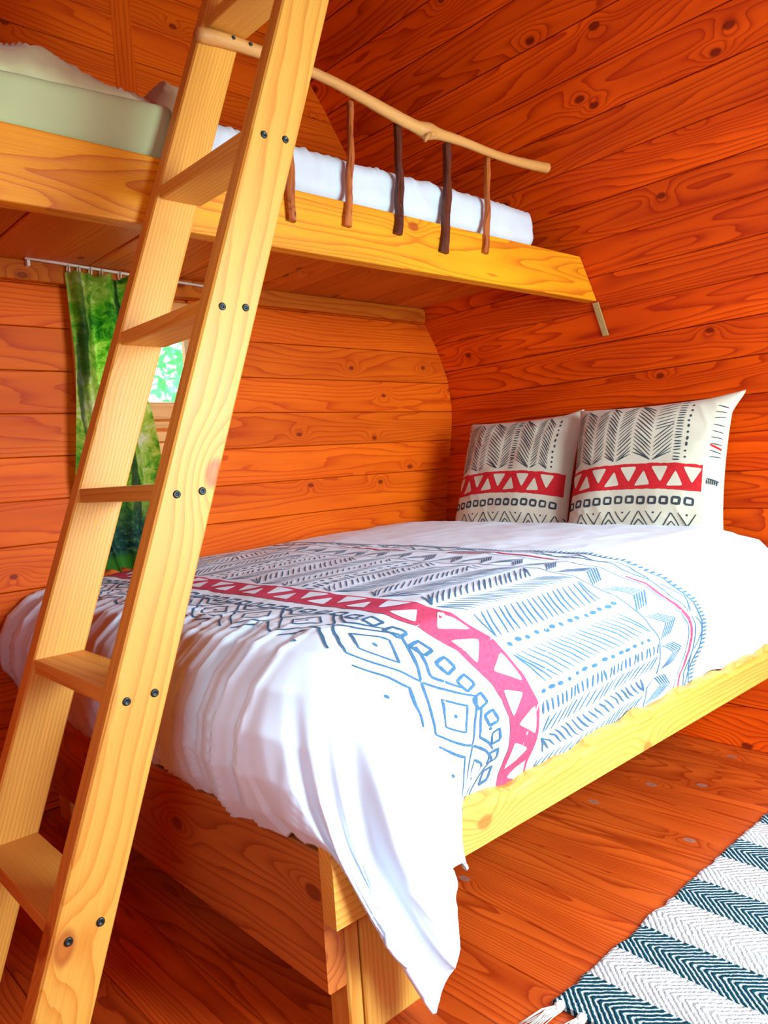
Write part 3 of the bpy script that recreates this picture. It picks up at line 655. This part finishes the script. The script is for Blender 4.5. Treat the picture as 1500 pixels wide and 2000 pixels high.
def herring(L, s0, s1, q0, q1, rs, sc=1.0, wl=.0032):
    q = q0; d = 1; k = 0
    while q < q1:
        ty = rs.random(); wq = rs.choice((.034, .045, .055, .07))*sc
        if q+wq > q1: break
        if ty < .12:
            s = s0+.01*sc
            while s < s1-.01*sc: L.blob((s, q+.011*sc+rs.uniform(-.002, .002)*sc), rs.uniform(.0035, .008)*sc, .0042*sc); s += rs.uniform(.018, .026)*sc
            q += .024*sc; continue
        if ty < .24:
            s = s0
            while s < s1: L.stroke([(s, q), (s+rs.uniform(-.004, .006)*sc, q+.024*sc)], wl*sc*1.3); s += .011*sc
            q += .030*sc; continue
        s = s0; seg = rs.uniform(.10, .3)*sc; a = 0; slope = rs.uniform(.6, 1.1)
        while s < s1-.005:
            dx = slope*wq*d
            x0_, x1_ = (s, s+dx) if d > 0 else (s-dx, s)
            x0_, x1_ = np.clip([s-dx/2+.0, s+dx/2], s0, s1)
            L.stroke([(x0_, q+.002*sc), ((x0_+x1_)/2+rs.uniform(-.002, .002)*sc, q+wq/2), (x1_, q+wq-.004*sc)], wl*sc*rs.uniform(.8, 1.2), .6)
            s += rs.uniform(.0125, .0165)*sc; a += .015*sc
            if a > seg and rs.random() < .05: slope = rs.uniform(.1, 1.2); a = 0
        q += wq+.003*sc; d = -d

# pattern space of the duvet -> cloth coordinates
dsamp = sampler(DG, Pg[0], Pg[-1], Qg[0], Qg[-1], .0012, 1)
def duv_map(off):
    def f(sv, q, lift=0):
        sv = np.asarray(sv, float); q = np.asarray(q, float); t = sstep(0, .40, YE-q)
        p = 1.045+.20*t+np.where(sv > 0, sv*(1+.26*t), sv)+.004*vn(q*5, sv*3)
        return dsamp(p, np.clip(q, Qg[0]+.001, Qg[-1]-.001), lift+off)
    return f
rs = random.Random(5); QA, QB = YE-LS+.005, 2.375
dl = Ink(duv_map(.0)); dr = Ink(duv_map(.0)); dk = Ink(duv_map(.0009))
BW = .092
tribal(dl, dr, dk, BW, QA, QB, rs, None, sc=1.25)
herring(dl, .012, .385, QA, QB, rs, 1.25, .0029)
# chevrons nested between the herringbone and the edge lines
qq = QA
dl.stroke([(.396, q_) for q_ in np.arange(QA, QB, .02)], .003, 0, .004)
while qq < QB-.1:
    for k in range(5): dl.stroke([(.402+k*.0095, qq+.005+k*.001), (.452+k*.0095, qq+.045), (.402+k*.0095, qq+.085-k*.001)], .003, .3)
    qq += .098
for s_, wd, ink_ in ((.510, .003, dl), (.528, .0105, dr), (.555, .0045, dl), (.590, .005, dl)):
    a = QA
    while a < QB-.05:
        b = min(a+rs.uniform(.22, .45), QB); ink_.stroke([(s_+.010*math.sin(q_*9+s_*40), q_) for q_ in np.arange(a, b, .015)], wd, .4, .003); a = b+(.15 if ink_ is dr else .01)
q_ = QA
while q_ < QB: 
    dl.stroke([(.590+.010*math.sin(q_*9+.590*40), q_), (.609+.010*math.sin(q_*9+.590*40), q_)], .006); q_ += .0125
q_ = QA
while q_ < QB-.1:
    dl.stroke([(.560+.010*math.sin(q_*9+.555*40), q_), (.583, q_+.05), (.560, q_+.10)], .004, .2, .004); q_ += .12
# diamonds towards the foot
def diamond(L, s0, q0, a, b, wd): L.stroke([(s0-a, q0), (s0, q0+b), (s0+a, q0), (s0, q0-b), (s0-a, q0)], wd, .2, .003)
DC = -BW-.113
q0_ = .665; i = 0
while q0_ < 2.33:
    diamond(dl, DC, q0_, .066, .082, .0052); diamond(dl, DC, q0_, .034, .042, .0046); dl.blob((DC, q0_), .0035, .0045)
    qm = q0_+.0825
    if qm < 2.3:
        dl.stroke([(DC+.062, qm-.055), (DC+.024, qm), (DC+.062, qm+.055)], .0056, .3, .003); dl.blob((DC+.056, qm), .004, .004)
        dl.stroke([(DC-.080, qm-.062), (DC-.032, qm), (DC-.080, qm+.062)], .0056, .3, .003); dl.blob((DC-.088, qm), .004, .004)
    q0_ += .165
dl.build('printed_lines', M_ink_lit, duvet); dr.build('printed_band', M_red_lit, duvet); dk.build('printed_triangles', M_duvet, duvet)
for ch in duvet.children: ch['kind'] = 'stuff'
for ch in duvet.children: ch['label'] = {'printed_lines': 'tribal line print, slate ink painted paler as in strong light', 'printed_band': 'red zigzag band painted pinkish as if overexposed', 'printed_triangles': 'white triangles in the band'}[ch.name]

# ------------------------------------------------------------------ pillows
def pillow(yc, W, H, T, base, lean, rz, label, seed, earR=.0):
    n = 90; u = np.linspace(-1, 1, n); S_, T_ = np.meshgrid(u, u, indexing='ij')
    xw = W/2; yh = H/2
    pin = lambda a: 1-.075*(1-a*a)
    X = S_*xw*(1-.06*(1-T_**2)*np.abs(S_)**2); Y = T_*yh*(1-.06*(1-S_**2)*np.abs(T_)**2)
    ear = sstep(.7, 1, S_)*sstep(.75, 1, T_); X = X+earR*ear; Y = Y+.012*ear
    Zt = T/2*((1-np.abs(S_)**3.2)*(1-np.abs(T_)**3.2))**.52
    cre = .003*vn(S_*4+seed, T_*4)+.003*(1-np.abs(vn(S_*6+T_*3+seed, T_*5)))**3*np.clip(np.abs(S_*T_)*2.2, 0, 1)
    edge = 1-np.maximum(np.abs(S_), np.abs(T_))**8
    Zf = Zt+cre*edge*1.6; Zb = -Zt*.8
    # corner tension creases
    M = Matrix.Translation((0, 0, 0))
    # local axes: x across, y up, z towards the viewer
    upv = Vector((math.sin(lean), 0, math.cos(lean))); nv = Vector((-math.cos(lean), 0, math.sin(lean)))
    R3 = Matrix.Rotation(rz, 3, 'Z'); upv = R3 @ upv; nv = R3 @ nv; xv = upv.cross(nv)
    c = Vector(base)+upv*yh
    Mm = Matrix.Identity(4)
    for i in range(3): Mm[i][0] = xv[i]; Mm[i][1] = upv[i]; Mm[i][2] = nv[i]; Mm[i][3] = c[i]
    G = np.stack([X, Y, Zf], -1); B = np.stack([X, Y, Zb], -1)
    V = np.concatenate([G.reshape(-1, 3), B.reshape(-1, 3)]); i_, j_ = np.meshgrid(np.arange(n-1), np.arange(n-1), indexing='ij'); a = (i_*n+j_).ravel()
    F = np.concatenate([np.stack([a, a+n, a+n+1, a+1], 1), (np.stack([a, a+1, a+n+1, a+n], 1)+n*n)])
    me = gridmesh('pillow', V, F); bm = bmesh.new(); bm.from_mesh(me); bmesh.ops.remove_doubles(bm, verts=bm.verts, dist=.0003); bm.to_mesh(me); bm.free()
    me.polygons.foreach_set('use_smooth', [True]*len(me.polygons))
    o = tag(link('pillow', me, M_pil, None, Mm), label, 'pillow', 'patterned pillows at the head of the bed')
    sm = sampler(G, -1, 1, -1, 1, .0011)
    # pattern: s upwards (0 = top of the red band), q across
    def mp(off):
        def f(sv, q, lift=0):
            sv = np.asarray(sv); q = np.asarray(q)
            yy = (sv+zb+.010*np.cos(q*7)); return sm(q/xw, yy/yh, lift+off)
        return f
    zb = .0
    l, r_, k = Ink(mp(0), .006), Ink(mp(0), .006), Ink(mp(.0009), .006); rs = random.Random(seed)
    bw = .086; q0, q1 = -xw*.965, xw*(.965 if earR == 0 else .80)
    tribal(l, r_, k, bw, q0, q1, rs, None, sc=1.02, sqw=.0078)
    herring(l, .012, yh-zb-.022, q0, q1, rs, .95, .0034)
    DC = -bw-.06-.05; q_ = q0+.03
    while q_ < q1-.05:
        for kk, wd in ((0, .0038), (1, .0038)):
            l.stroke([(DC-.05-.0*kk, q_-.005), (DC+.035-.028*kk, q_+.045), (DC-.05, q_+.095)], .0038, .3, .002)
        l.blob((DC+.03, q_+.095), .0035, .0035); l.stroke([(DC+.035, q_+.068), (DC-.005, q_+.095), (DC+.035, q_+.122)], .0036, .3, .002)
        q_ += .105
    if earR > 0:
        for s0 in np.arange(.03, yh-zb-.03, .022): l.stroke([(s0, xw*.86), (s0+rs.uniform(-.008, .008), xw*.97)], .003)
        r_.stroke([(.07, xw*.86), (.06, xw*.97)], .006, .1); l.stroke([(-.04, xw*.85), (-.045, xw*.97)], .005)
        for t in np.arange(.85, .97, .02): l.stroke([(-.043, xw*t), (-.058, xw*t)], .004)
    for I_, nm, mt, lb in ((l, 'printed_lines', M_ink, 'dark tribal line print'), (r_, 'printed_band', M_red, 'red zigzag band'), (k, 'printed_triangles', M_pil, 'cream triangles in the band')):
        pp = I_.build(nm, mt, o, Mm); pp['label'] = lb; pp['kind'] = 'stuff'
    return o
pillow(0, .535, .50, .15, (2.325, 1.875, .648), math.radians(20), math.radians(2), 'patterned square pillow against the wall, left of the pair and nearer the back wall', 21)
pillow(0, .545, .50, .17, (2.315, 1.31, .648), math.radians(19), math.radians(5), 'patterned square pillow on the right of the pair with a pulled-out top corner', 34, earR=.03)

# ------------------------------------------------------------------ rug
RX = [1.055, 1.157, 1.255, 1.352, 1.480, 1.582, 1.709, 1.813, 1.929, 2.03, 2.13, 2.23, 2.33]
s = NT('woven_rug'); c = s.coord(); x, y, z = s.xyz(c)
stops = [(0, (1, 1, 1, 1))]
xr = s.mapr(x, 1.0, 2.4, 0, 1, False)
ramp = s.n('ShaderNodeValToRGB'); s.put(ramp.inputs[0], s.math('ADD', xr, s.math('MULTIPLY', s.math('SUBTRACT', s.noise(c, 45, 2), .5), .006))); cr = ramp.color_ramp; cr.interpolation = 'CONSTANT'
while len(cr.elements) < len(RX): cr.elements.new(.5)
cr.elements[0].position = 0; 
for i, rx in enumerate(RX): cr.elements[i].position = (rx-1.0)/1.4 if i else 0; cr.elements[i].color = (0, 0, 0, 1) if i % 2 else (1, 1, 1, 1)
dark = ramp.outputs[0]
ramp2 = s.n('ShaderNodeValToRGB'); s.put(ramp2.inputs[0], xr); c2 = ramp2.color_ramp
mids = []
for a, b in zip(RX, RX[1:]): mids += [(a, 0), ((a+b)/2, 1)]
while len(c2.elements) < len(mids): c2.elements.new(.5)
for e, (p, v) in zip(c2.elements, mids): e.position = (p-1.0)/1.4; e.color = (v, v, v, 1)
hv = s.xyz(ramp2.outputs[0])[0]
wob = s.math('MULTIPLY', s.math('SUBTRACT', s.noise(c, 120, 2), .5), .55)
ph = s.math('ADD', s.math('ADD', s.math('MULTIPLY', y, -72.0), s.math('MULTIPLY', hv, 4.0)), wob)
tri = s.math('ABSOLUTE', s.math('SUBTRACT', s.math('MULTIPLY', s.math('FRACT', ph), 2.0), 1.0))
yarn = s.mapr(tri, .52, .74, 0, 1)
fine = s.noise(s.comb(s.math('MULTIPLY', x, 260), s.math('MULTIPLY', y, 260), 0.0), 1.0, 2)
dk_ = s.mix(yarn, srgb(16, 66, 78), srgb(205, 222, 224)); wh = s.mix(yarn, srgb(240, 243, 240), srgb(205, 214, 214))
colr = s.mix(dark, wh, dk_); fv = s.mapr(fine, .3, .7, .82, 1.08, False); colr = s.mix(1.0, colr, s.comb(fv, fv, fv), 'MULTIPLY')
s.set(Base_Color=colr, Roughness=.95); s.b.inputs['Specular IOR Level'].default_value = .1
s.bump(s.math('ADD', s.math('MULTIPLY', s.math('SUBTRACT', 1.0, tri), 1.0), s.math('MULTIPLY', fine, .5)), 1.0, .004)
M_rug = s.m
nx, ny = 260, 150; V = []; 
rx = np.linspace(1.055, 2.33, nx+1); ry = np.linspace(-.25, .803, ny+1)
for k in (0, 1):
    for xx in rx:
        for yy in ry:
            e = sstep(.78, .803, yy); wv = .0035*float(vn(xx*40, 3))*float(e)+.002*math.sin(xx*33)*float(e)
            zz = (.0115+.0012*float(vn(xx*30, yy*30)) - .004*float(sstep(.795, .803, yy))) if k == 0 else .002
            V.append((xx, yy+wv, zz))
n1_ = (nx+1)*(ny+1); F = []
for i in range(nx):
    for j in range(ny):
        a = i*(ny+1)+j; F.append((a, a+ny+1, a+ny+2, a+1))
bd = [i*(ny+1) for i in range(nx+1)]+[nx*(ny+1)+j for j in range(1, ny+1)]+[i*(ny+1)+ny for i in range(nx-1, -1, -1)]+[j for j in range(ny-1, 0, -1)]
for a, b in zip(bd, bd[1:]+bd[:1]): F.append((a, a+n1_, b+n1_, b))
F.append(tuple(b+n1_ for b in bd))
rug = tag(mk('rug', V, F, M_rug, smooth=False), 'woven herringbone rug with teal and white stripes on the floor', 'rug')
M_fr = cloth('fringe_yarn', srgb(226, 216, 200), 600, .3)
rs = random.Random(2)
for k in range(14):
    yy = .787-k*.045; parts = []
    for i in range(26):
        a = rs.uniform(-.22, .22)+(.22 if k == 0 else 0); L = rs.uniform(.055, .075); c0_ = Vector((1.048, yy+rs.uniform(-.006, .006), rs.uniform(.004, .012)))
        pts = [c0_, c0_+Vector((-.4*L, a*L*.45, .003*rs.random())), c0_+Vector((-L, a*L+rs.uniform(-.003, .003), -c0_.z+.0022))]
        parts.append(tube(pts, [.0014, .0013, .0008], 4))
    parts.append(tube([(1.062, yy, .009), (1.054, yy, .010), (1.046, yy, .009), (1.040, yy, .008)], [.004, .0085, .0085, .004], 8, .1))
    mk('tassel', *joinvf(parts), M_fr, rug, smooth=True)
